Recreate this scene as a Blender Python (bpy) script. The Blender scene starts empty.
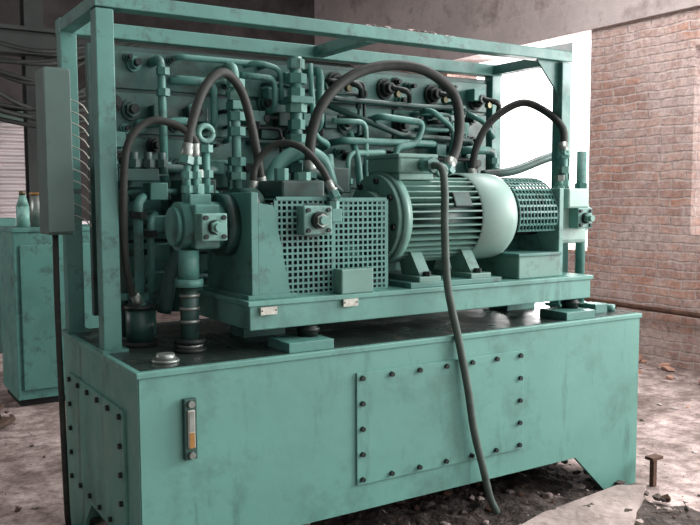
import bpy, bmesh, math, random
from mathutils import Vector, Matrix
from mathutils import noise as mn
random.seed(7)
S=bpy.context.scene
COL=S.collection
try:
    S.view_settings.view_transform='Standard'; S.view_settings.look='None'; S.view_settings.exposure=0.0
except Exception: pass

# ---------------------------------------------------------------- materials
def mat(name,col,rough=.5,metal=0.,var=.25,scale=6.,dirt=None,dirt_amt=.0,bump=.0,bscale=60.,spec=.4,dscale=3.,col2=None,rvar=.0,streak=0.):
    m=bpy.data.materials.new(name); m.use_nodes=True
    nt=m.node_tree; N=nt.nodes; Lk=nt.links
    b=N['Principled BSDF']; b.inputs['Roughness'].default_value=rough; b.inputs['Metallic'].default_value=metal
    b.inputs['Specular IOR Level'].default_value=spec
    tc=N.new('ShaderNodeTexCoord')
    n=N.new('ShaderNodeTexNoise'); n.inputs['Scale'].default_value=scale; n.inputs['Detail'].default_value=6
    Lk.new(tc.outputs['Object'],n.inputs['Vector'])
    r=N.new('ShaderNodeValToRGB'); r.color_ramp.elements[0].position=.3; r.color_ramp.elements[1].position=.7
    c2=col2 or tuple(min(1,c*(1+var)) for c in col)
    r.color_ramp.elements[0].color=(*[c*(1-var) for c in col],1) if not col2 else (*col,1)
    r.color_ramp.elements[1].color=(*c2,1)
    Lk.new(n.outputs['Fac'],r.inputs['Fac']); out=r.outputs['Color']
    def layer(out,scale,amt,colr,stretch=1.,strength=1.):
        mp=N.new('ShaderNodeMapping'); mp.inputs['Scale'].default_value=(1,1,stretch); Lk.new(tc.outputs['Object'],mp.inputs['Vector'])
        n2=N.new('ShaderNodeTexNoise'); n2.inputs['Scale'].default_value=scale; n2.inputs['Detail'].default_value=10; n2.inputs['Roughness'].default_value=.72
        Lk.new(mp.outputs[0],n2.inputs['Vector'])
        r2=N.new('ShaderNodeValToRGB'); r2.color_ramp.elements[0].position=.64-amt*.3; r2.color_ramp.elements[1].position=.76-amt*.15
        r2.color_ramp.elements[1].color=(strength,strength,strength,1)
        Lk.new(n2.outputs['Fac'],r2.inputs['Fac'])
        mx=N.new('ShaderNodeMix'); mx.data_type='RGBA'
        Lk.new(r2.outputs['Color'],mx.inputs[0]); Lk.new(out,mx.inputs[6]); mx.inputs[7].default_value=(*colr,1)
        return mx.outputs[2]
    if dirt: out=layer(out,dscale,dirt_amt,dirt)
    if streak:
        out=layer(out,9,.25,tuple(c*.4 for c in col),.18,streak)
        out=layer(out,30,.0,(.10,.07,.05),1,.85)
    Lk.new(out,b.inputs['Base Color'])
    if rvar:
        n4=N.new('ShaderNodeTexNoise'); n4.inputs['Scale'].default_value=7; n4.inputs['Detail'].default_value=8; Lk.new(tc.outputs['Object'],n4.inputs['Vector'])
        mr=N.new('ShaderNodeMapRange'); mr.inputs['From Min'].default_value=.3; mr.inputs['From Max'].default_value=.7
        mr.inputs['To Min'].default_value=max(.1,rough-rvar); mr.inputs['To Max'].default_value=min(1,rough+rvar); Lk.new(n4.outputs['Fac'],mr.inputs['Value']); Lk.new(mr.outputs[0],b.inputs['Roughness'])
    if bump:
        n3=N.new('ShaderNodeTexNoise'); n3.inputs['Scale'].default_value=bscale; n3.inputs['Detail'].default_value=8
        Lk.new(tc.outputs['Object'],n3.inputs['Vector'])
        bp=N.new('ShaderNodeBump'); bp.inputs['Strength'].default_value=bump; bp.inputs['Distance'].default_value=.02
        Lk.new(n3.outputs['Fac'],bp.inputs['Height']); Lk.new(bp.outputs['Normal'],b.inputs['Normal'])
    return m
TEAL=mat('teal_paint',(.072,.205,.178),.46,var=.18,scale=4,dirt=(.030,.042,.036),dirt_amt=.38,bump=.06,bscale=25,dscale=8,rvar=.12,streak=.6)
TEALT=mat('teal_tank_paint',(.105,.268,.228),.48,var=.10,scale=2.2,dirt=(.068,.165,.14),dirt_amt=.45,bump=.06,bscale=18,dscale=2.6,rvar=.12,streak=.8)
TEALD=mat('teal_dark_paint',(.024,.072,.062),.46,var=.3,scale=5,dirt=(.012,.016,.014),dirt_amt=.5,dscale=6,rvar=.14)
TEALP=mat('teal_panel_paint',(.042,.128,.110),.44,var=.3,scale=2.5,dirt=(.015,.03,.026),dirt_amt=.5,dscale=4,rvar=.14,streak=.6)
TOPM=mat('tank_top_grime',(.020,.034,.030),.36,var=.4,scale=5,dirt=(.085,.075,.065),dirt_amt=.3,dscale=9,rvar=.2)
MOT=mat('motor_paint',(.115,.235,.20),.46,var=.15,scale=5,dirt=(.05,.07,.06),dirt_amt=.35,dscale=8,rvar=.12,streak=.5)
COWL=mat('cowl_paint',(.25,.385,.345),.4,var=.08,scale=4,dirt=(.14,.24,.21),dirt_amt=.3,rvar=.1)
LITE=mat('light_teal_paint',(.13,.285,.245),.45,var=.18,scale=6,dirt=(.045,.065,.056),dirt_amt=.42,dscale=9,rvar=.1,streak=.5)
RUB=mat('black_rubber',(.022,.027,.024),.65,var=.25,scale=30,dirt=(.05,.052,.045),dirt_amt=.3,dscale=12)
CAB=mat('cable_rubber',(.06,.088,.076),.65,var=.2,scale=20)
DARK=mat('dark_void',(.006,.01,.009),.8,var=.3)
STEEL=mat('worn_steel',(.24,.27,.25),.4,metal=.7,var=.25,scale=20)
BOLT=mat('dark_bolt',(.014,.022,.02),.48,metal=.3,var=.3,scale=30)
BRASS=mat('brass',(.09,.085,.045),.4,metal=.5,var=.3,scale=20)
AMBER=mat('oil_glass',(.26,.14,.045),.2,var=.3,scale=10)
TAG=mat('aluminium_tag',(.42,.43,.38),.4,metal=.3,var=.3,scale=60)
RUST=mat('rusty_iron',(.08,.04,.025),.8,var=.4,scale=14,bump=.3)
WIRE=mat('pale_wire',(.40,.41,.36),.5,var=.15)
GREYP=mat('grey_green_box_paint',(.085,.14,.125),.5,var=.1,scale=4,dirt=(.04,.05,.045),dirt_amt=.3,rvar=.1)
CONC=mat('concrete',(.47,.41,.40),.9,var=.2,scale=1.5,dirt=(.27,.225,.215),dirt_amt=.5,bump=.4,bscale=12)
SLAB=mat('dusty_slab',(.34,.28,.26),.95,var=.25,scale=4,dirt=(.16,.125,.11),dirt_amt=.5,bump=.6,bscale=20,dscale=7)
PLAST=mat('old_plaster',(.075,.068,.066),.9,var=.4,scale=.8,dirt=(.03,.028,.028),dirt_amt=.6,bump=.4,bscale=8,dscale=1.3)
DSTEEL=mat('dark_structural_steel',(.025,.032,.03),.6,var=.3,scale=5)
SHUT=mat('shutter_paint',(.72,.66,.67),.6,var=.12,scale=3,dirt=(.40,.34,.34),dirt_amt=.3)
WOOD=mat('old_wood',(.08,.05,.036),.8,var=.3,scale=8,bump=.3)
STONE=mat('rubble',(.10,.08,.072),.95,var=.5,scale=9,bump=.5)
DIRT=mat('dark_dirt',(.045,.035,.03),.95,var=.5,scale=12,dirt=(.15,.12,.105),dirt_amt=.4,dscale=20,bump=.9,bscale=40)
PINKB=mat('loose_brick',(.42,.25,.19),.9,var=.3,scale=9,bump=.4)

def floor_mat():
    m=bpy.data.materials.new('dusty_floor'); m.use_nodes=True; nt=m.node_tree;N=nt.nodes;K=nt.links
    b=N['Principled BSDF']; b.inputs['Roughness'].default_value=.9
    tc=N.new('ShaderNodeTexCoord')
    def noise(s,d=8,r=.6):
        n=N.new('ShaderNodeTexNoise'); n.inputs['Scale'].default_value=s;n.inputs['Detail'].default_value=d;n.inputs['Roughness'].default_value=r
        K.new(tc.outputs['Object'],n.inputs['Vector']); return n
    def ramp(src,a,c1,bb,c2):
        r=N.new('ShaderNodeValToRGB');r.color_ramp.elements[0].position=a;r.color_ramp.elements[1].position=bb
        r.color_ramp.elements[0].color=(*c1,1);r.color_ramp.elements[1].color=(*c2,1);K.new(src,r.inputs['Fac']);return r
    n1=noise(1.2,12,.72); n2=noise(9,10,.7); n3=noise(45,6,.7)
    r1=ramp(n1.outputs['Fac'],.42,(.20,.15,.135),.6,(.56,.46,.435))
    r2=ramp(n2.outputs['Fac'],.38,(.42,.38,.37),.58,(1,1,1))
    r3=ramp(n3.outputs['Fac'],.35,(.65,.62,.6),.5,(1,1,1))
    m1=N.new('ShaderNodeMix');m1.data_type='RGBA';m1.blend_type='MULTIPLY';m1.inputs[0].default_value=1
    K.new(r1.outputs[0],m1.inputs[6]);K.new(r2.outputs[0],m1.inputs[7])
    m2=N.new('ShaderNodeMix');m2.data_type='RGBA';m2.blend_type='MULTIPLY';m2.inputs[0].default_value=.6
    K.new(m1.outputs[2],m2.inputs[6]);K.new(r3.outputs[0],m2.inputs[7])
    K.new(m2.outputs[2],b.inputs['Base Color'])
    bp=N.new('ShaderNodeBump');bp.inputs['Strength'].default_value=.6;bp.inputs['Distance'].default_value=.04
    K.new(n2.outputs['Fac'],bp.inputs['Height']);K.new(bp.outputs['Normal'],b.inputs['Normal'])
    return m
FLOOR=floor_mat()
def brick_mat():
    m=bpy.data.materials.new('old_brick'); m.use_nodes=True; nt=m.node_tree;N=nt.nodes;K=nt.links
    b=N['Principled BSDF']; b.inputs['Roughness'].default_value=.92
    tc=N.new('ShaderNodeTexCoord'); sp=N.new('ShaderNodeSeparateXYZ'); K.new(tc.outputs['Object'],sp.inputs[0])
    ad=N.new('ShaderNodeMath'); ad.operation='ADD'; K.new(sp.outputs['X'],ad.inputs[0]);K.new(sp.outputs['Y'],ad.inputs[1])
    cb=N.new('ShaderNodeCombineXYZ'); K.new(ad.outputs[0],cb.inputs[0]);K.new(sp.outputs['Z'],cb.inputs[1])
    nz=N.new('ShaderNodeTexNoise'); nz.inputs['Scale'].default_value=5; K.new(tc.outputs['Object'],nz.inputs['Vector'])
    vm=N.new('ShaderNodeVectorMath'); vm.operation='SCALE'; vm.inputs['Scale'].default_value=.05; K.new(nz.outputs['Color'],vm.inputs[0])
    va=N.new('ShaderNodeVectorMath'); K.new(cb.outputs[0],va.inputs[0]);K.new(vm.outputs[0],va.inputs[1])
    br=N.new('ShaderNodeTexBrick'); K.new(va.outputs[0],br.inputs['Vector'])
    br.inputs['Scale'].default_value=1; br.inputs['Brick Width'].default_value=.26;br.inputs['Row Height'].default_value=.078
    br.inputs['Mortar Size'].default_value=.011;br.inputs['Mortar Smooth'].default_value=.6
    br.inputs['Color1'].default_value=(.60,.345,.26,1);br.inputs['Color2'].default_value=(.42,.27,.23,1);br.inputs['Mortar'].default_value=(.62,.53,.50,1)
    def noise(s,d,r):
        n=N.new('ShaderNodeTexNoise'); n.inputs['Scale'].default_value=s;n.inputs['Detail'].default_value=d;n.inputs['Roughness'].default_value=r
        K.new(tc.outputs['Object'],n.inputs['Vector']); return n
    def over(cur,n,a,bb,st,col):
        r=N.new('ShaderNodeValToRGB');r.color_ramp.elements[0].position=a;r.color_ramp.elements[1].position=bb;r.color_ramp.elements[1].color=(st,st,st,1)
        K.new(n.outputs['Fac'],r.inputs['Fac'])
        mx=N.new('ShaderNodeMix');mx.data_type='RGBA';K.new(r.outputs[0],mx.inputs[0]);K.new(cur,mx.inputs[6]);mx.inputs[7].default_value=(*col,1); return mx.outputs[2]
    cur=over(br.outputs['Color'],noise(1.6,12,.8),.44,.58,.85,(.68,.57,.54))
    cur=over(cur,noise(4.5,12,.8),.50,.60,.75,(.60,.49,.46))
    cur=over(cur,noise(7,12,.85),.56,.64,.8,(.33,.26,.24))
    n2=noise(25,6,.7)
    r2=N.new('ShaderNodeValToRGB');r2.color_ramp.elements[0].position=.3;r2.color_ramp.elements[1].position=.6;r2.color_ramp.elements[0].color=(.5,.45,.44,1)
    K.new(n2.outputs['Fac'],r2.inputs['Fac'])
    m2=N.new('ShaderNodeMix');m2.data_type='RGBA';m2.blend_type='MULTIPLY';m2.inputs[0].default_value=.8
    K.new(cur,m2.inputs[6]);K.new(r2.outputs[0],m2.inputs[7]);K.new(m2.outputs[2],b.inputs['Base Color'])
    bp=N.new('ShaderNodeBump');bp.inputs['Strength'].default_value=.7;bp.inputs['Distance'].default_value=.02;bp.invert=True
    K.new(br.outputs['Fac'],bp.inputs['Height'])
    b2=N.new('ShaderNodeBump');b2.inputs['Strength'].default_value=.7;b2.inputs['Distance'].default_value=.03
    K.new(n2.outputs['Fac'],b2.inputs['Height']);K.new(bp.outputs['Normal'],b2.inputs['Normal']);K.new(b2.outputs['Normal'],b.inputs['Normal'])
    return m
BRICK=brick_mat()

# ---------------------------------------------------------------- mesh builder
class B:
    def __init__(s): s.bm=bmesh.new(); s.mats=[]
    def mi(s,m):
        if m not in s.mats: s.mats.append(m)
        return s.mats.index(m)
    def tag(s,faces,m,smooth=False):
        i=s.mi(m)
        for f in faces: f.material_index=i; f.smooth=smooth
    def box(s,x0,x1,y0,y1,z0,z1,m,bev=0.,M=None):
        g=bmesh.ops.create_cube(s.bm,size=1)
        T=Matrix.Translation(((x0+x1)/2,(y0+y1)/2,(z0+z1)/2))@Matrix.Diagonal((x1-x0,y1-y0,z1-z0,1))
        if M: T=M@T
        bmesh.ops.transform(s.bm,matrix=T,verts=g['verts'])
        fs={f for v in g['verts'] for f in v.link_faces}
        s.tag(fs,m)
        if bev:
            es=list({e for v in g['verts'] for e in v.link_edges})
            r=bmesh.ops.bevel(s.bm,geom=es,offset=bev,segments=2,affect='EDGES',profile=.5)
            s.tag(r['faces'],m)
        return s
    def cyl(s,p0,p1,r,m,seg=20,r2=None,smooth=True,rot=0.):
        p0=Vector(p0);p1=Vector(p1);d=p1-p0
        g=bmesh.ops.create_cone(s.bm,cap_ends=True,cap_tris=False,segments=seg,radius1=r,radius2=r if r2 is None else r2,depth=d.length)
        q=d.to_track_quat('Z','Y').to_matrix().to_4x4()
        T=Matrix.Translation((p0+p1)/2)@q@Matrix.Rotation(rot,4,'Z')
        bmesh.ops.transform(s.bm,matrix=T,verts=g['verts'])
        for f in {f for v in g['verts'] for f in v.link_faces}:
            f.material_index=s.mi(m); f.smooth=smooth and len(f.verts)==4
        return s
    def hex(s,p0,p1,r,m): return s.cyl(p0,p1,r,m,seg=6,smooth=False)
    def prism(s,pts,axis,a,b,m):
        def mk(u,v,w):
            return {'X':(w,u,v),'Y':(u,w,v),'Z':(u,v,w)}[axis]
        A=[s.bm.verts.new(mk(u,v,a)) for u,v in pts]; C=[s.bm.verts.new(mk(u,v,b)) for u,v in pts]
        fs=[s.bm.faces.new(A),s.bm.faces.new(C[::-1])]
        n=len(pts)
        for i in range(n): fs.append(s.bm.faces.new([A[i],C[i],C[(i+1)%n],A[(i+1)%n]]))
        s.tag(fs,m); bmesh.ops.recalc_face_normals(s.bm,faces=fs); return s
    def tube(s,pts,r,m,seg=10,mode='hose',fil=.04,sub=8):
        P=[Vector(p) for p in pts]
        if mode=='hose':
            Q=[];n=len(P)
            E=[P[0]*2-P[1]]+P+[P[-1]*2-P[-2]]
            for i in range(1,n):
                a,b_,c,d=E[i-1],E[i],E[i+1],E[i+2]
                for k in range(sub):
                    t=k/sub
                    Q.append(.5*((2*b_)+(c-a)*t+(2*a-5*b_+4*c-d)*t*t+(3*b_-a-3*c+d)*t**3))
            Q.append(P[-1])
        else:
            Q=[P[0]]
            for i in range(1,len(P)-1):
                a=(P[i-1]-P[i]);c=(P[i+1]-P[i]);f=min(fil,a.length*.49,c.length*.49)
                A=P[i]+a.normalized()*f;C=P[i]+c.normalized()*f
                for k in range(6):
                    t=k/5;Q.append(A*(1-t)**2+P[i]*2*t*(1-t)+C*t*t)
            Q.append(P[-1])
        rings=[];T=(Q[1]-Q[0]).normalized();U=T.orthogonal().normalized()
        for i,q in enumerate(Q):
            Tn=((Q[min(i+1,len(Q)-1)]-Q[max(i-1,0)])).normalized()
            U=(U-Tn*U.dot(Tn)).normalized();V=Tn.cross(U)
            rings.append([s.bm.verts.new(q+(U*math.cos(2*math.pi*k/seg)+V*math.sin(2*math.pi*k/seg))*r) for k in range(seg)])
        fs=[]
        for i in range(len(rings)-1):
            for k in range(seg): fs.append(s.bm.faces.new([rings[i][k],rings[i][(k+1)%seg],rings[i+1][(k+1)%seg],rings[i+1][k]]))
        s.tag(fs,m,True)
        c=[s.bm.faces.new(rings[0][::-1]),s.bm.faces.new(rings[-1])]; s.tag(c,m)
        return s
    def ring(s,c,R,r,m,axis='X'):
        c=Vector(c);pts=[]
        for k in range(25):
            a=2*math.pi*k/24
            o={'X':(0,math.cos(a),math.sin(a)),'Y':(math.cos(a),0,math.sin(a)),'Z':(math.cos(a),math.sin(a),0)}[axis]
            pts.append(c+Vector(o)*R)
        return s.tube(pts,r,m,seg=8,sub=1)
    def obj(s,name,parent=None):
        me=bpy.data.meshes.new(name); s.bm.to_mesh(me); s.bm.free()
        for m in s.mats: me.materials.append(m)
        o=bpy.data.objects.new(name,me); COL.objects.link(o)
        if parent: o.parent=parent
        return o
def empty(name):
    o=bpy.data.objects.new(name,None); o.empty_display_size=.1; COL.objects.link(o); return o

# ================================================================= ROOM
B().box(-6,9,-5,8.3,-.12,0,FLOOR).obj('floor')
w=B()
XR,XO=5.3,5.75
w.box(XR,XO,4.9,8.3,0,3.06,BRICK)
w.box(XR,XO,2.75,4.9,0,.95,BRICK)
w.box(XR,XO,1.63,2.75,0,3.06,BRICK)
w.box(XR,XO,.2,1.63,0,1.15,BRICK); w.box(XR,XO,.2,1.63,2.73,3.06,BRICK)
w.box(XR,XO,-.5,.2,0,3.06,BRICK)
w.box(XR-.0,XO,-.5,8.3,3.06,5.2,CONC)
w.obj('wall_right')
B().box(XR-.03,XR+.0,-.5,8,3.04,3.34,CONC,.006).obj('trim_1')
t=B(); t.tube([(5.25,-.4,.47),(5.25,1.2,.475),(5.25,4,.49)],.022,RUST); 
for y in (.3,1.4,2.4,3.4): t.box(5.24,5.3,y-.02,y+.02,.44,.50,RUST)
t.obj('wall_pipe')
wf=B()
for y0,y1 in ((.2,.26),(.88,.94)): wf.box(5.5,5.56,y0,y1,1.15,2.73,GREYP)
for z0,z1 in ((1.15,1.21),(2.67,2.73),(1.75,1.8)): wf.box(5.5,5.56,.2,1.63,z0,z1,GREYP)
wf.obj('window_1')
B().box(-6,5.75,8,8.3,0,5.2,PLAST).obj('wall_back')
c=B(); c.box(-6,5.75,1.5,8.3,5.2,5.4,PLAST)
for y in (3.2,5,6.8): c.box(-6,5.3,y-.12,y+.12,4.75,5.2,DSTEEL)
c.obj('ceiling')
sh=B()
z=.35
while z<2.36:
    sh.prism([(7.93,z),(7.87,z+.03),(7.87,z+.06),(7.93,z+.085)],'X',-.6,1.5,SHUT); z+=.085
sh.box(-.6,1.5,7.92,7.99,.3,2.42,SHUT); sh.box(1.5,1.58,7.87,7.99,.0,2.5,GREYP); sh.box(-.6,1.58,7.85,7.99,2.4,2.52,GREYP)
sh.obj('roller_shutter')
cl=B()
for x in (1.12,):
    cl.box(x-.1,x+.1,6.9,6.93,0,4.9,DSTEEL); cl.box(x-.1,x+.1,7.1,7.13,0,4.9,DSTEEL); cl.box(x-.012,x+.012,6.92,7.1,0,4.9,DSTEEL)
cl.obj('structural_column')
g=B(); g.box(.2,5.2,6.85,6.9,3.05,3.3,DSTEEL); g.box(.2,5.2,6.75,7.0,3.28,3.32,DSTEEL); g.box(.2,5.2,6.75,7.0,3.03,3.06,DSTEEL); g.obj('steel_girder')
hc=B()
for i in range(12):
    z0=2.6+random.uniform(-.25,.8); z1=z0+random.uniform(-.2,.3); sg=random.uniform(.1,.4)
    hc.tube([(.1,5.5+i*.1,z0),(.8,5.6,(z0+z1)/2-sg),(1.4,5.8,z1-.1),(2.0,6,z1+.1)],.022,RUB)
hc.obj('hanging_cables')

# ================================================================= OIL TANK
T=empty('oil_tank'); H=.885
t=B()
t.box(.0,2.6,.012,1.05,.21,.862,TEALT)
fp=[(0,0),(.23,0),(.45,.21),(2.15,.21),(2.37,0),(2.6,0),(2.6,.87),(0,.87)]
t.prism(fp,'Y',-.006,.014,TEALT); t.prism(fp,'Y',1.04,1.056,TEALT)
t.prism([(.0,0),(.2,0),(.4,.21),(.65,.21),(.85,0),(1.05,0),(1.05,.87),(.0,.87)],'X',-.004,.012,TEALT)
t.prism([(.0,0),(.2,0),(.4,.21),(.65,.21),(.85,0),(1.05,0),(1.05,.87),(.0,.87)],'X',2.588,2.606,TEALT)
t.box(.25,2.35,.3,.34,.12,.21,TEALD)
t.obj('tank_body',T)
t=B(); t.box(-.012,2.612,-.014,1.064,.862,H,TEALT,.004); t.obj('tank_lid_rim',T)
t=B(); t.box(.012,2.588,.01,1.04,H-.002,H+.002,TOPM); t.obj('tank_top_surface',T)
t=B(); t.box(.88,1.79,-.016,-.005,.32,.78,TEALT,.002)
def bolt(b,x,y,z,ax,r=.011,m=BOLT):
    d={'Y':(0,-.012,0),'X':(-.012,0,0),'Z':(0,0,.014)}[ax]
    b.hex((x,y,z),(x+d[0],y+d[1],z+d[2]),r,m)
for i in range(7):
    x=.905+i*(.86/6)
    for z in (.342,.758): bolt(t,x,-.016,z,'Y')
for i in range(1,4):
    for x in (.905,1.765): bolt(t,x,-.016,.342+i*.104,'Y')
t.obj('inspection_cover',T)
t=B(); t.box(-.016,-.003,.14,.93,.24,.72,TEALT,.002)
for i in range(6):
    for z in (.265,.695): bolt(t,-.016,.17+i*.146,z,'X')
for i in range(1,4):
    for y in (.17,.90): bolt(t,-.016,y,.265+i*.107,'X')
t.obj('side_cover',T)
g=B(); g.box(.152,.20,-.028,-.006,.555,.775,TEALD,.004)
g.box(.163,.189,-.036,-.026,.60,.735,WIRE,.002); g.box(.167,.185,-.039,-.03,.60,.655,AMBER); g.box(.167,.185,-.039,-.03,.66,.73,STEEL)
for z in (.573,.757): g.cyl((.176,-.026,z),(.176,-.042,z),.012,STEEL,12)
g.obj('oil_level_gauge')
c=B(); c.cyl((.14,.12,H),(.14,.12,H+.012),.05,STEEL,28); c.cyl((.14,.12,H+.012),(.14,.12,H+.032),.038,STEEL,28,r2=.032); c.obj('filler_cap')
c=B(); c.cyl((.17,.5,H),(.17,.5,H+.02),.075,DARK,24); c.cyl((.17,.5,H+.02),(.17,.5,H+.15),.055,TEALD,24); c.cyl((.17,.5,H+.15),(.17,.5,H+.165),.06,BOLT,24); c.obj('breather_filter')
c=B(); x,y=.29,.26
c.cyl((x,y,H),(x,y,H+.02),.062,BOLT,28);c.cyl((x,y,H+.02),(x,y,H+.035),.05,STEEL,28);c.cyl((x,y,H+.035),(x,y,H+.055),.06,BOLT,28)
c.cyl((x,y,H+.05),(x,y,1.16),.036,TEALD,24)
for z in (1.0,1.05,1.1): c.cyl((x,y,z),(x,y,z+.012),.04,STEEL,24)
c.cyl((x,y,1.14),(x,y,1.17),.055,TEAL,24);c.cyl((x,y,1.17),(x,y,1.28),.04,TEAL,24)
c.obj('suction_pipe')

# ================================================================= FRAME
f=B(); yf,yb,zt=.41,.957,2.25
for x in (0.0,2.455):
    for y in (yf,yb):
        f.box(x,x+.07,y,y+.07,H,zt-.06,TEAL,.004)
        f.box(x-.01,x+.09,y-.02,y+.09,H,H+.012,TEAL)
f.box(-.002,2.532,yf-.002,yf+.077,zt-.055,zt,TEAL,.004)
f.box(-.002,2.532,yb-.002,yb+.077,zt-.065,zt,TEAL,.004)
for x in (0,2.46,1.25): f.box(x,x+.06,yf+.07,yb+.01,zt-.058,zt-.005,TEAL,.003)
f.prism([(2.30,zt+.0),(2.53,zt+.0),(2.53,zt+.05)],'Y',yf,yf+.06,TEALD)
f.prism([(2.3,zt-.055),(2.456,zt-.055),(2.456,zt-.22)],'Y',yf+.03,yf+.04,TEAL)
f.obj('support_frame')
a=B()
for i in range(18):
    x=1.25+random.random()*.7; s=random.uniform(.006,.018)
    g=bmesh.ops.create_icosphere(a.bm,subdivisions=2,radius=s)
    for v in g['verts']: v.co=Vector((v.co.x*1.8,v.co.y,v.co.z*.6))+Vector((x,.44+random.uniform(-.004,.004),zt+s*.35))+Vector([random.uniform(-.2,.2)*s for _ in range(3)])
    a.tag({f2 for v in g['verts'] for f2 in v.link_faces},random.choice([SLAB,STONE,RUST]),True)
a.obj('debris_on_rail')

# ================================================================= PANEL
def stretch(o):
    for v in o.data.vertices:
        if v.co.z>1.6: v.co.z=1.6+(v.co.z-1.6)*1.15
P=empty('valve_manifold_panel')
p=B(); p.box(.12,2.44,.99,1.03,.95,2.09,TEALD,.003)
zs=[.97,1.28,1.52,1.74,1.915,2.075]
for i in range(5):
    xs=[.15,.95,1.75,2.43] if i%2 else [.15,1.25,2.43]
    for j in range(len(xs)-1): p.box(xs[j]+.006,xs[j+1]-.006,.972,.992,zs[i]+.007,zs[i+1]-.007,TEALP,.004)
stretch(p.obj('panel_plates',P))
k=B()
def fitting(x,z,r=.035,y=.975,m=TEAL,l=.07,cap=BOLT):
    k.cyl((x,y,z),(x,y-l*.3,z),r*1.3,m,16); k.hex((x,y-l*.3,z),(x,y-l*.75,z),r,m); k.cyl((x,y-l*.7,z),(x,y-l*1.2,z),r*.6,cap,14)
for x,z in [(1.38,2.01),(1.69,2.0),(2.01,1.99),(2.33,1.98)]:
    fitting(x,z,.038,m=BOLT); k.cyl((x+.03,.9,z-.03),(x+.03,.87,z-.03),.015,BRASS,14); k.tube([(x,.9,z),(x+.08,.86,z-.02),(x+.12,.9,z-.06)],.014,BOLT)
for x,z in [(1.43,1.83),(1.79,1.83),(2.1,1.8),(.95,1.83),(.6,1.84),(.3,1.84),(2.3,1.66),(1.6,1.62),(.5,1.62),(.25,1.64),(.85,1.62),(2.0,1.62)]:
    fitting(x,z,random.uniform(.025,.035),m=random.choice([TEAL,TEALD,BOLT]))
for i in range(60):
    x=random.uniform(.2,2.4); z=random.choice([1.0,1.15,1.35,1.45,1.6,1.7,1.78,1.88,1.95,2.03])
    fitting(x,z+random.uniform(-.02,.02),random.uniform(.012,.028),m=random.choice([TEAL,TEALD,TEALD,BOLT]),l=random.uniform(.04,.09))
for i in range(14):
    x=random.uniform(.2,2.3); z=random.choice([1.62,1.72,1.83,1.93,2.0]); k.box(x,x+random.uniform(.05,.10),.90,.975,z-.03,z+.03,random.choice([TEAL,TEALD]),.005)
stretch(k.obj('panel_fittings',P))
q=B(); Y=.8
def nut(x,y,z,r,m=TEAL,h=.028): q.hex((x,y,z-h/2),(x,y,z+h/2),r,m)
def pipe(pts,r=.015,m=TEAL,fil=.045): q.tube(pts,r,m,mode='pipe',fil=fil)
pipe([(.403,.97,2.03),(.403,.84,2.03),(.403,.82,1.42)],.019)
for z in (1.98,1.9,1.62): nut(.403,.82,z,.03)
pipe([(.737,.97,2.02),(.737,.8,2.02),(.737,.78,1.45)],.022,LITE)
for z in (1.95,1.90,1.82,1.76,1.64,1.58): nut(.737,.785,z,.042,random.choice([LITE,TEAL]),.034)
q.box(.70,.775,.74,.82,1.845,1.88,TEAL,.004)
pipe([(1.06,.8,2.08),(1.06,.8,1.5)],.03,TEAL)
for i,z in enumerate((2.05,1.99,1.93,1.87,1.80,1.74,1.68,1.62)):
    nut(1.06,.8,z,.052 if i%2 else .042,LITE if i%3==0 else TEAL,.04)
q.box(1.0,1.12,.74,.86,1.885,1.915,TEAL,.004); q.box(1.005,1.115,.74,.86,1.70,1.725,TEALD,.004)
pipe([(1.206,.97,2.04),(1.206,.82,2.04),(1.206,.82,1.8),(1.206,.97,1.78)],.02)
pipe([(1.15,.82,2.06),(1.15,.78,1.75),(1.25,.8,1.72),(1.25,.97,1.7)],.014)
pipe([(.78,.82,1.99),(.966,.84,1.99),(.966,.84,1.86),(.966,.97,1.86)],.014)
pipe([(.83,.9,2.04),(.88,.84,2.05),(1.0,.84,2.03),(1.0,.84,1.9)],.012)
pipe([(.45,.86,1.95),(.66,.86,1.96),(.66,.86,1.78),(.66,.97,1.78)],.016)
pipe([(.30,.88,1.78),(.55,.86,1.80),(.55,.86,1.55)],.018)
pipe([(1.30,.86,1.83),(1.49,.84,1.83),(1.49,.84,1.5)],.013,LITE)
pipe([(1.35,.97,1.74),(1.35,.84,1.745),(1.95,.84,1.745),(1.95,.97,1.745)],.016)
pipe([(1.38,.84,1.5),(1.38,.84,1.69),(1.62,.84,1.70),(1.62,.97,1.70)],.013,LITE)
pipe([(1.58,.97,1.85),(1.58,.84,1.86),(1.85,.82,1.84),(1.8,.82,1.74),(1.66,.82,1.72),(1.66,.82,1.5)],.016)
pipe([(1.9,.97,1.9),(1.9,.82,1.9),(2.05,.82,1.82),(2.05,.82,1.6),(1.95,.82,1.5)],.014)
pipe([(1.43,.9,1.78),(1.43,.82,1.66),(1.43,.8,1.45)],.018)
pipe([(1.28,.86,1.68),(1.28,.82,1.5)],.02,LITE); nut(1.28,.83,1.6,.034,LITE); nut(1.38,.84,1.56,.03,LITE)
pipe([(.5,.97,2.05),(.5,.88,2.05),(.95,.88,2.05),(.95,.97,2.05)],.012)
pipe([(1.3,.97,2.04),(1.3,.88,1.93),(1.9,.88,1.92),(2.2,.88,1.93),(2.2,.97,1.93)],.012,TEALD)
pipe([(1.3,.9,1.9),(1.75,.88,1.78),(2.25,.88,1.77),(2.25,.97,1.7)],.014,TEALD)
for i in range(16):
    x0=random.uniform(.25,2.0); x1=min(2.4,x0+random.uniform(.12,.4)); z0=random.uniform(1.62,2.02); z1=z0+random.choice([-.18,-.12,.0])
    m_=random.choice([TEALD,TEAL,BOLT]); pipe([(x0,.97,z0),(x0,.91,z0),(x1,.91,z0),(x1,.91,max(1.5,z1-.06)),(x1,.97,max(1.5,z1-.06))],random.uniform(.008,.012),m_,.03)
    nut(x1,.91,z0-.05,.018,m_)
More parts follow.
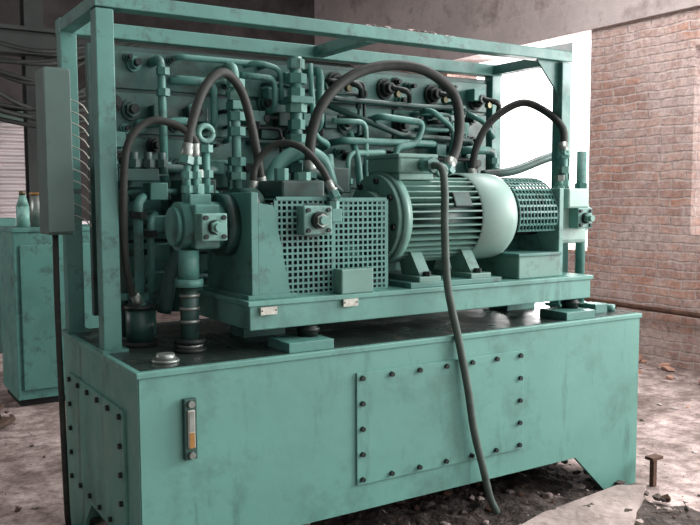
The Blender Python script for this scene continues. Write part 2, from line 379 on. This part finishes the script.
q.tube([(.84,.7,1.50),(.90,.7,1.62),(1.02,.7,1.68),(1.14,.68,1.64),(1.18,.66,1.5)],.032,TEAL)
q.tube([(.93,.64,1.45),(.98,.64,1.56),(1.08,.62,1.585),(1.2,.62,1.5)],.02,TEALD)
pipe([(2.12,.97,1.72),(2.14,.8,1.72),(2.33,.8,1.72),(2.33,.8,1.45)],.02)
pipe([(2.18,.86,1.9),(2.28,.82,1.86),(2.33,.8,1.78)],.014)
q.tube([(2.2,.75,1.60),(2.4,.72,1.62),(2.62,.7,1.68),(2.8,.7,1.72)],.022,TEALD)
nut(2.33,.8,1.62,.034); nut(2.33,.8,1.67,.03,LITE)
q.box(2.10,2.24,.72,.84,1.50,1.60,TEALD,.006)
for x,y,z0,z1,r in ((.16,.66,.9,1.52,.016),(.205,.6,.9,1.46,.02),(.27,.64,.9,1.38,.016),(.36,.6,1.0,1.40,.022),(.44,.7,.9,1.44,.018),(.13,.78,.9,1.6,.02)):
    pipe([(x,y,z0),(x,y,z1),(x+.06,y+.1,z1+.03),(x+.1,.97,z1+.03)],r,random.choice([TEAL,TEALD]))
    for z in (z0+.12,z0+.17,z1-.05): nut(x,y,z,r*1.8,random.choice([TEAL,TEALD,BOLT]))
for z,r in ((1.60,.018),(1.50,.014),(1.36,.02),(1.24,.014),(1.12,.018)):
    pipe([(.14,.74,z),(.3,.72,z+.01),(.62,.74,z),(.66,.97,z)],r,random.choice([TEAL,TEALD]))
    q.box(.28,.36,.66,.76,z-.03,z+.045,random.choice([TEAL,TEALD]),.005)
q.tube([(.30,.58,1.0),(.34,.56,1.2),(.42,.55,1.32),(.5,.56,1.38),(.6,.6,1.4)],.03,TEALD)
q.box(.13,.30,.60,.7,1.55,1.60,TEALD,.004)
q.box(.42,.58,.66,.8,1.42,1.56,TEALD,.006); q.box(1.18,1.3,.7,.8,1.50,1.62,TEALD,.006)
for x in (.2,.26,.32,.5): q.cyl((x,.62,1.58),(x,.62,1.66),.018,TEALD,12); nut(x,.62,1.62,.026,TEALD)
stretch(q.obj('panel_pipework',P))

# ================================================================= JUNCTION BOX + CABLES
j=empty('junction_box')
b=B(); b.box(-.115,-.012,.76,.93,1.33,2.01,GREYP,.006); b.box(-.12,-.014,.745,.762,1.34,2.0,GREYP,.004); b.box(-.012,.03,.8,.86,1.5,1.52,TEALD); b.obj('box_shell',j)
b=B()
for i in range(11):
    z=1.42+i*.048; b.tube([(-.012,.85,z),(.04,.8,z-.03),(.07,.82,z-.06),(.09,.9,z-.05)],.003,WIRE,seg=5)
b.obj('terminal_wires',j)
B().tube([(-.07,.85,1.33),(-.075,.83,1.0),(-.07,.82,.5),(-.06,.84,.15),(-.03,.95,.02)],.013,RUB).obj('electrical_conduit')

# ================================================================= BEAM
bm=empty('machine_bed')
b=B(); b.box(.46,2.33,.08,.60,.975,1.07,TEALT,.004); b.box(.45,2.34,.07,.61,1.068,1.088,TEALT,.003); b.obj('bed_beam',bm)
b=B()
for x in (.69,2.19):
    for y in (.13,.5):
        b.box(x-.10,x+.10,y-.12 if y<.3 else y-.08,y+.06,H,H+.04,TEAL,.003); b.cyl((x+.05,y,H+.04),(x+.05,y,.978),.04,BOLT,20); b.cyl((x+.05,y,.945),(x+.05,y,.962),.046,BOLT,20)
b.obj('rubber_mounts',bm)
b=B()
for x,z in ((.50,1.05),(.87,1.055)):
    b.box(x,x+.07,.066,.072,z-.016,z+.014,TAG)
    for dx in (.006,.064): b.cyl((x+dx,.067,z),(x+dx,.063,z),.003,BOLT,8)
b.obj('name_plates',bm)
c=B(); c.box(2.38,2.47,.09,.17,H,H+.05,TEAL,.004);c.cyl((2.53,.13,H),(2.53,.13,H+.035),.03,TEAL,16); c.box(2.46,2.58,.2,.3,H,H+.03,TEALD,.004); c.obj('tank_top_fittings')

b=B(); b.box(.49,.52,.12,.56,1.088,1.50,TEAL,.003)
b.prism([(.52,1.088),(.66,1.088),(.585,1.45),(.52,1.46)],'Y',.12,.135,TEAL); b.prism([(.52,1.088),(.66,1.088),(.585,1.45),(.52,1.46)],'Y',.545,.56,TEAL)
b.box(.47,.68,.11,.57,1.088,1.105,TEAL,.002)
b.cyl((.52,.33,1.38),(.60,.33,1.38),.14,TEALD,28); b.box(.585,.60,.14,.54,1.09,1.46,TEALD)
b.obj('pump_bracket')

def pump(name,x,y,z,L,r,side=1):
    e=empty(name); a=B()
    a.cyl((x,y,z),(x+L,y,z),r,TEAL,28); a.cyl((x+L*.78,y,z),(x+L,y,z),r*1.3,LITE if side<0 else TEALD,28)
    a.box(min(x+L*.15,x+L*.62),max(x+L*.15,x+L*.62),y-r*1.15,y+r*1.1,z-r*.9,z+r*.9,TEAL,.008)
    a.cyl((x-.02,y,z),(x,y,z),r*.8,TEAL,24)
    a.obj('pump_body',e); a=B()
    cx=x+L*.38; w=.052
    a.box(cx-w,cx+w,y-r-.085,y-r-.01,z-w,z+w,LITE,.005)
    a.cyl((cx,y-r-.08,z),(cx,y-r-.10,z),.028,BOLT,20); a.cyl((cx,y-r-.10,z),(cx,y-r-.135,z),.016,LITE,16); a.hex((cx,y-r-.1,z),(cx,y-r-.115,z),.026,LITE)
    for dx in (-.036,.036):
        for dz in (-.036,.036): a.cyl((cx+dx,y-r-.083,z+dz),(cx+dx,y-r-.095,z+dz),.009,BOLT,10)
    a.obj('regulator_valve',e); a=B()
    a.cyl((cx,y,z+r*.8),(cx,y,z+r+.02),.04,TEAL,20); a.box(cx-.045,cx+.045,y-.045,y+.045,z+r*.85,z+r+.03,TEAL,.005)
    a.hex((cx,y,z+r+.03),(cx,y,z+r+.07),.032,LITE); a.cyl((cx,y,z+r+.07),(cx,y,z+r+.11),.022,LITE,16); a.hex((cx,y,z+r+.095),(cx,y,z+r+.125),.03,STEEL)
    a.obj('pump_ports',e)
    return e
pump('hydraulic_pump',.27,.33,1.37,.22,.095)
b=B(); b.cyl((.41,.36,1.45),(.41,.36,1.69),.016,TEAL,16)
for z in (1.50,1.56,1.66): b.hex((.41,.36,z),(.41,.36,z+.03),.028,TEAL)
b.ring((.41,.36,1.735),.030,.012,LITE,'Y'); b.obj('lifting_eye')
b=B()
for dx in (-.035,.0):
    b.cyl((.345+dx,.31,1.46),(.345+dx,.31,1.64),.014,TEAL,14)
    for z in (1.5,1.555,1.61): b.hex((.345+dx,.31,z),(.345+dx,.31,z+.028),.023,STEEL if z>1.6 else TEAL)
b.obj('hose_fittings')

def mesh_guard(name,x0,x1,y0,y1,z0,z1,pitch=.0235,bar=.0085,m=TEAL):
    e=empty(name); a=B()
    nx=round((x1-x0)/pitch); nz=round((z1-z0)/pitch)
    for i in range(nx+1):
        x=x0+(x1-x0)*i/nx; w=bar*(.5 if 0<i<nx else 1.0)
        a.box(x-w,x+w,y0,y0+.004,z0,z1,m)
    for i in range(nz+1):
        z=z0+(z1-z0)*i/nz; w=bar*(.5 if 0<i<nz else 1.0)
        a.box(x0,x1,y0-.0005,y0+.0045,z-w,z+w,m)
    a.obj('guard_front',e); a=B()
    ny=round((y1-y0)/pitch)
    for i in range(nx+1):
        x=x0+(x1-x0)*i/nx; a.box(x-bar*.5,x+bar*.5,y0,y1,z1-.004,z1,m)
    for i in range(ny+1):
        y=y0+(y1-y0)*i/ny; a.box(x0,x1,y-bar*.5,y+bar*.5,z1-.0045,z1+.0005,m)
    a.obj('guard_top',e); a=B()
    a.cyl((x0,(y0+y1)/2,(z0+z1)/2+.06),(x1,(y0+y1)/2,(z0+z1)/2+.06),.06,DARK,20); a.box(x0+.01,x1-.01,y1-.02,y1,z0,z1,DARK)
    a.box(x0+.01,x1-.01,y0+.03,y1,z0,z0+.05,DARK)  # near-black back and bottom sheets paint in the shade behind the mesh
    a.obj('coupling_dark_interior',e); return e
mesh_guard('coupling_guard',.605,.865,.135,.50,1.09,1.475)
mesh_guard('coupling_guard',.872,1.135,.145,.50,1.09,1.47)
e=empty('hydraulic_pump'); a=B()
cx,z=.765,1.39
a.cyl((cx,.13,z),(cx,.40,z),.07,TEALD,24); a.box(cx-.065,cx+.065,.085,.14,z-.058,z+.058,LITE,.006); a.cyl((cx,.09,z),(cx,.06,z),.034,BOLT,20); a.cyl((cx,.07,z),(cx,.03,z),.018,LITE,16); a.hex((cx,.058,z),(cx,.045,z),.028,STEEL)
for dx in (-.046,.046):
    for dz in (-.04,.04): a.cyl((cx+dx,.088,z+dz),(cx+dx,.075,z+dz),.009,BOLT,10)
a.obj('regulator_valve',e); a=B()
a.box(cx+.065,cx+.115,.09,.14,z-.01,z+.045,TEAL,.004); a.hex((cx+.09,.12,z+.04),(cx+.09,.12,z+.075),.026,LITE); a.cyl((cx+.09,.12,z+.07),(cx+.09,.12,z+.13),.018,STEEL,14)
a.box(cx-.10,cx+.10,.2,.42,1.475,1.55,TEALD,.01); a.hex((cx-.05,.3,1.55),(cx-.05,.3,1.60),.03,TEAL); a.hex((cx+.05,.3,1.55),(cx+.05,.3,1.585),.034,LITE)
a.obj('pump_ports',e)
B().box(.865,1.02,.072,.142,1.088,1.19,MOT,.006).obj('terminal_block')

# ================================================================= MOTOR
M=empty('electric_motor'); mx,my,mz,R=1.18,.33,1.385,.165
a=B()
a.cyl((1.19,my,mz),(1.215,my,mz),.195,MOT,48); a.cyl((1.215,my,mz),(1.26,my,mz),.205,MOT,48); a.cyl((1.15,my,mz),(1.19,my,mz),.12,MOT,32); a.cyl((1.1,my,mz),(1.16,my,mz),.04,STEEL,20)
for i in range(8):
    t=i*math.pi/4+.2; a.hex((1.19,my+.17*math.cos(t),mz+.17*math.sin(t)),(1.175,my+.17*math.cos(t),mz+.17*math.sin(t)),.014,BOLT)
a.cyl((1.24,my,mz),(1.70,my,mz),R,TEALD,48)
a.obj('motor_housing',M); a=B()
nf=40
for i in range(nf):
    t=2*math.pi*i/nf
    if 1.15<t<1.99: continue
    Mx=Matrix.Translation((0,my,mz))@Matrix.Rotation(t,4,'X')
    a.box(1.262,1.69,R-.01,R+.038,-.0035,.0035,MOT,0,Mx)
a.obj('cooling_fins',M); a=B()
Mx=Matrix.Translation((0,my,mz))@Matrix.Rotation(math.pi-.42,4,'X')
a.box(1.50,1.60,R+.03,R+.043,-.035,.035,BOLT,.002,Mx); a.box(1.505,1.595,R+.042,R+.044,-.03,.03,TEALD,0,Mx)
a.obj('rating_plate',M); a=B()
prof=[(1.66,.200),(1.665,.208),(1.84,.208),(1.87,.203),(1.888,.19),(1.893,.17)]
seg=56
for i in range(len(prof)-1):
    (xa,ra),(xb,rb)=prof[i],prof[i+1]
    for k in range(seg):
        t0,t1=2*math.pi*k/seg,2*math.pi*(k+1)/seg
        vs=[a.bm.verts.new((x,my+r*math.cos(t),mz+r*math.sin(t))) for x,r,t in ((xa,ra,t0),(xb,rb,t0),(xb,rb,t1),(xa,ra,t1))]
        fc=a.bm.faces.new(vs); a.tag([fc],COWL,True)
bmesh.ops.remove_doubles(a.bm,verts=a.bm.verts,dist=.0004); bmesh.ops.recalc_face_normals(a.bm,faces=a.bm.faces)
a.cyl((1.885,my,mz),(1.89,my,mz),.172,COWL,40)
a.obj('fan_cowl',M); a=B()
a.box(1.24,1.43,.2,.43,1.555,1.585,MOT,.005); a.box(1.23,1.44,.19,.44,1.585,1.655,MOT,.012); a.box(1.225,1.445,.185,.445,1.65,1.67,MOT,.006)
a.cyl((1.36,.20,1.62),(1.36,.12,1.62),.028,TEAL,18); a.hex((1.36,.135,1.62),(1.36,.11,1.62),.034,TEAL)
a.ring((1.58,.33,1.60),.028,.01,MOT,'Y')
a.obj('terminal_box',M); a=B()
for x0 in (1.27,1.56):
    a.box(x0,x0+.12,.09,.57,1.11,1.135,MOT,.004)
    a.prism([(.12,1.13),(.26,1.13),(.30,1.25),(.22,1.27)],'X',x0+.03,x0+.09,MOT); a.prism([(.54,1.13),(.40,1.13),(.36,1.25),(.44,1.27)],'X',x0+.03,x0+.09,MOT)
    for y in (.115,.545): a.hex((x0+.06,y,1.135),(x0+.06,y,1.155),.018,BOLT)
a.box(1.22,1.74,.085,.58,1.088,1.112,TEAL,.003)
a.obj('motor_feet',M)

e=empty('coupling_guard'); a=B()
Rg=.185
for i in range(25):
    t=math.pi*(-.12+1.24*i/24)
    Mx=Matrix.Translation((0,my,mz))@Matrix.Rotation(t,4,'X')
    a.box(1.905,2.16,Rg-.002,Rg+.002,-.005,.005,TEAL,0,Mx)
for i in range(12):
    x=1.91+i*.0225; pts=[(x,my+Rg*math.cos(math.pi*(-.12+1.24*k/20)),mz+Rg*math.sin(math.pi*(-.12+1.24*k/20))) for k in range(21)]
    a.tube(pts,.0045,TEAL,seg=5,sub=1)
a.obj('guard_cage',e); a=B(); a.cyl((1.9,my,mz),(2.16,my,mz),.10,DARK,24); a.obj('coupling_dark_interior',e)
b=B(); b.box(1.88,2.16,.12,.56,1.088,1.20,MOT,.006); b.box(1.87,2.16,.11,.57,1.195,1.21,TEAL,.003); b.obj('guard_support')
b=B(); b.box(2.165,2.195,.14,.54,1.088,1.52,LITE,.004); b.obj('pump_bracket')
e=pump('hydraulic_pump',2.46,.33,1.37,-.26,.095,-1)
b=B(); b.box(2.22,2.44,.21,.45,1.24,1.50,COWL,.02); b.cyl((2.44,.33,1.37),(2.52,.33,1.37),.085,COWL,28); b.box(2.25,2.40,.16,.3,1.42,1.52,COWL,.01)
b.cyl((2.39,.33,1.50),(2.39,.33,1.72),.022,TEAL,16)
for z in (1.53,1.60,1.68): b.hex((2.39,.33,z),(2.39,.33,z+.035),.034,LITE)
b.obj('pump_housing',e)
b=B(); b.cyl((2.56,.36,.887),(2.56,.36,1.72),.026,TEAL,18); b.cyl((2.56,.36,.887),(2.56,.36,.91),.04,TEAL,18); b.hex((2.56,.36,1.5),(2.56,.36,1.55),.036,TEAL); b.obj('return_pipe')

# ================================================================= HOSES
def hose(pts,r,ends=True,m=RUB,name='hydraulic_hose'):
    a=B(); a.tube(pts,r,m,seg=14)
    if ends:
        for p0,p1 in ((pts[0],pts[1]),(pts[-1],pts[-2])):
            p0=Vector(p0);d=(Vector(p1)-p0).normalized(); a.cyl(p0-d*.02,p0+d*.05,r*1.25,STEEL,14); a.hex(p0-d*.03,p0,r*1.6,TEAL)
    return a.obj(name)
hose([(.345,.31,1.64),(.345,.31,1.70),(.29,.33,1.755),(.19,.35,1.775),(.11,.36,1.71),(.085,.38,1.58),(.095,.43,1.28),(.13,.48,1.12),(.17,.5,1.055)],.015)
hose([(.31,.31,1.64),(.335,.32,1.76),(.40,.34,1.91),(.49,.36,1.98),(.585,.4,1.92),(.64,.42,1.78),(.68,.44,1.62),(.70,.45,1.52)],.019)
hose([(.63,.4,1.5),(.65,.4,1.62),(.72,.36,1.70),(.79,.28,1.69),(.835,.18,1.60),(.855,.12,1.50)],.015)
hose([(1.03,.62,1.60),(1.04,.62,1.76),(1.09,.6,1.91),(1.23,.6,2.04),(1.42,.58,2.11),(1.62,.53,2.10),(1.78,.5,2.0),(1.81,.48,1.86),(1.76,.44,1.72),(1.69,.42,1.62)],.025)
hose([(2.08,.7,1.58),(2.11,.7,1.74),(2.2,.68,1.89),(2.33,.6,1.985),(2.42,.52,1.95),(2.43,.38,1.84),(2.39,.33,1.71)],.020)
hose([(1.36,.13,1.62),(1.365,.06,1.60),(1.35,.02,1.5),(1.335,.0,1.34),(1.345,-.01,1.1),(1.39,-.03,.87),(1.43,-.045,.66),(1.465,-.05,.46),(1.52,-.05,.28),(1.57,-.04,.14),(1.62,-.03,.06)],.017,False,CAB,'motor_power_cable')

# ================================================================= BACKGROUND OBJECTS
k=B(); k.box(.20,1.0,3.35,3.95,0.05,1.24,TEAL,.005); k.box(.19,1.01,3.34,3.96,1.24,1.27,TEAL,.004); k.box(.24,.96,3.33,3.35,.12,1.15,TEAL,.004); k.box(.22,.98,3.38,3.9,0,.05,DARK); k.box(.9,.93,3.3,3.335,.6,.72,STEEL); k.obj('control_cabinet')
k=B(); k.cyl((.30,3.5,1.27),(.30,3.5,1.42),.045,LITE,18); k.cyl((.30,3.5,1.42),(.30,3.5,1.50),.045,LITE,18,r2=.02); k.cyl((.30,3.5,1.50),(.30,3.5,1.53),.022,BRASS,14); k.obj('bottle')
k=B(); k.cyl((.42,3.6,1.27),(.42,3.6,1.5),.05,STEEL,18); k.cyl((.42,3.6,1.5),(.42,3.6,1.52),.053,AMBER,18); k.obj('metal_can')
k=B(); k.box(.3,1.5,5.6,6.3,.0,1.0,TEALD,.01); k.box(.25,1.55,5.55,6.35,1.0,1.06,WOOD,.01)
for x in (.45,.8,1.2): k.box(x,x+.2,5.7,5.95,1.06,1.2+random.random()*.15,random.choice([TEALD,TEAL,SHUT]),.01)
k.obj('workbench')
k=B()
for i in range(3):
    Mx=Matrix.Translation((-.15+i*.06,2.7+i*.22,.02+i*.028))@Matrix.Rotation(.9+.3*i,4,'Z'); k.box(-.35,.35,-.05,.05,0,.025,WOOD,.003,Mx)
k.obj('wooden_planks')
def rubble(name,n,xr,yr,s0,s1,ms,z=0):
    a=B()
    for i in range(n):
        x,y=random.uniform(*xr),random.uniform(*yr); s=s0+(s1-s0)*random.random()**3
        g=bmesh.ops.create_icosphere(a.bm,subdivisions=1,radius=s)
        Mx=Matrix.Translation((x,y,z+s*.3))@Matrix.Rotation(random.random()*6,4,'Z')@Matrix.Diagonal((random.uniform(.7,1.5),random.uniform(.6,1.1),random.uniform(.35,.8),1))
        for v in g['verts']: v.co+=Vector([random.uniform(-.3,.3)*s for _ in range(3)])
        bmesh.ops.transform(a.bm,matrix=Mx,verts=g['verts'])
        a.tag({f for v in g['verts'] for f in v.link_faces},random.choice(ms))
    return a.obj(name)
a=B(); nx,ny=120,60; V=[]
for i in range(nx+1):
    row=[]
    for jn in range(ny+1):
        x=.1+2.5*i/nx; y=-.6+1.5*jn/ny
        e_=min(i/nx,1-i/nx,jn/ny,1-jn/ny)*5
        e_=min(1,e_+.35*mn.noise(Vector((x*5,y*5,9))))
        h=max(-.02,e_)*(.012+.045*max(0,mn.noise(Vector((x*3,y*3,1)))+.35)+.022*mn.noise(Vector((x*14,y*14,3)))+.010*mn.noise(Vector((x*45,y*45,5))))
        row.append(a.bm.verts.new((x,y,h-.004)))
    V.append(row)
fs=[a.bm.faces.new([V[i][jn],V[i+1][jn],V[i+1][jn+1],V[i][jn+1]]) for i in range(nx) for jn in range(ny)]
a.tag(fs,DIRT,True); a.obj('dirt_mound')
rubble('rubble_pile',700,(.4,2.5),(-.55,.8),.006,.03,[STONE,STONE,RUST,SLAB],.02)
rubble('floor_debris',220,(2.6,5.2),(-.6,3.2),.004,.022,[STONE,SLAB,CONC,PINKB])
rubble('brick_fragments',90,(4.7,5.2),(.6,4.5),.02,.08,[PINKB,CONC])
rubble('workshop_debris',120,(-.6,.15),(1.3,5.2),.005,.03,[STONE,SLAB,WOOD])
k=B(); k.box(2.62,2.645,-.10,-.075,0,.15,RUST); k.box(2.60,2.68,-.11,-.06,.14,.155,RUST); k.obj('rusty_stake')
k=B(); pts=[(1.35,-.36),(1.6,-.45),(1.95,-.5),(2.3,-.27),(2.5,-.15),(2.38,-.07),(2.1,-.1),(1.8,-.13),(1.55,-.2)]
k.prism(pts,'Z',0,.05,SLAB); k.obj('broken_slab')

# ================================================================= LIGHT
W=bpy.data.worlds.new('World'); S.world=W; W.use_nodes=True; nt=W.node_tree; N=nt.nodes; K=nt.links
bg=N['Background']; tc=N.new('ShaderNodeTexCoord'); sp=N.new('ShaderNodeSeparateXYZ'); K.new(tc.outputs['Generated'],sp.inputs[0])
mr=N.new('ShaderNodeMapRange'); K.new(sp.outputs['X'],mr.inputs['Value']); mr.inputs['From Min'].default_value=-.3; mr.inputs['From Max'].default_value=.8; mr.inputs['To Min'].default_value=.20; mr.inputs['To Max'].default_value=3.4
K.new(mr.outputs[0],bg.inputs['Strength']); bg.inputs['Color'].default_value=(1,.965,.96,1)
def area(name,loc,tgt,size,e,col=(1,1,1)):
    l=bpy.data.lights.new(name,'AREA'); l.shape='RECTANGLE'; l.size=size[0]; l.size_y=size[1]; l.energy=e; l.color=col
    o=bpy.data.objects.new(name,l); COL.objects.link(o); o.location=loc
    o.rotation_euler=(Vector(tgt)-Vector(loc)).to_track_quat('-Z','Y').to_euler(); return o
area('doorway_daylight',(5.9,-2.0,2.5),(2.5,.1,.8),(2.2,2.2),340,(1,.96,.95))
area('window_daylight',(6.4,3.8,2.4),(2,1,1.2),(2,2),200,(1,.98,.97))
area('added_left_fill',(-4,4.5,3.4),(1.2,6.8,1.2),(2,2),130,(1,.95,.95))  # added fill lamp to brighten the shutter and left floor, no real opening there
area('added_overhead_fill',(3.6,.9,4.9),(4.4,1.3,0),(1.8,1.8),210,(1,.955,.94))  # invented overhead fill for the right floor, brick wall and motor top

cam=bpy.data.cameras.new('Camera'); co=bpy.data.objects.new('Camera',cam); COL.objects.link(co); S.camera=co
cam.sensor_width=36; cam.lens=823.3/700*36; cam.clip_end=100
r=Vector((.8458,-.5335,-.0035)).normalized(); f_=Vector((.5316,.8432,-.0802)).normalized(); u=r.cross(f_).normalized(); r=f_.cross(u)
co.matrix_world=Matrix(((r.x,u.x,-f_.x,-.868),(r.y,u.y,-f_.y,-2.7398),(r.z,u.z,-f_.z,1.4843),(0,0,0,1)))
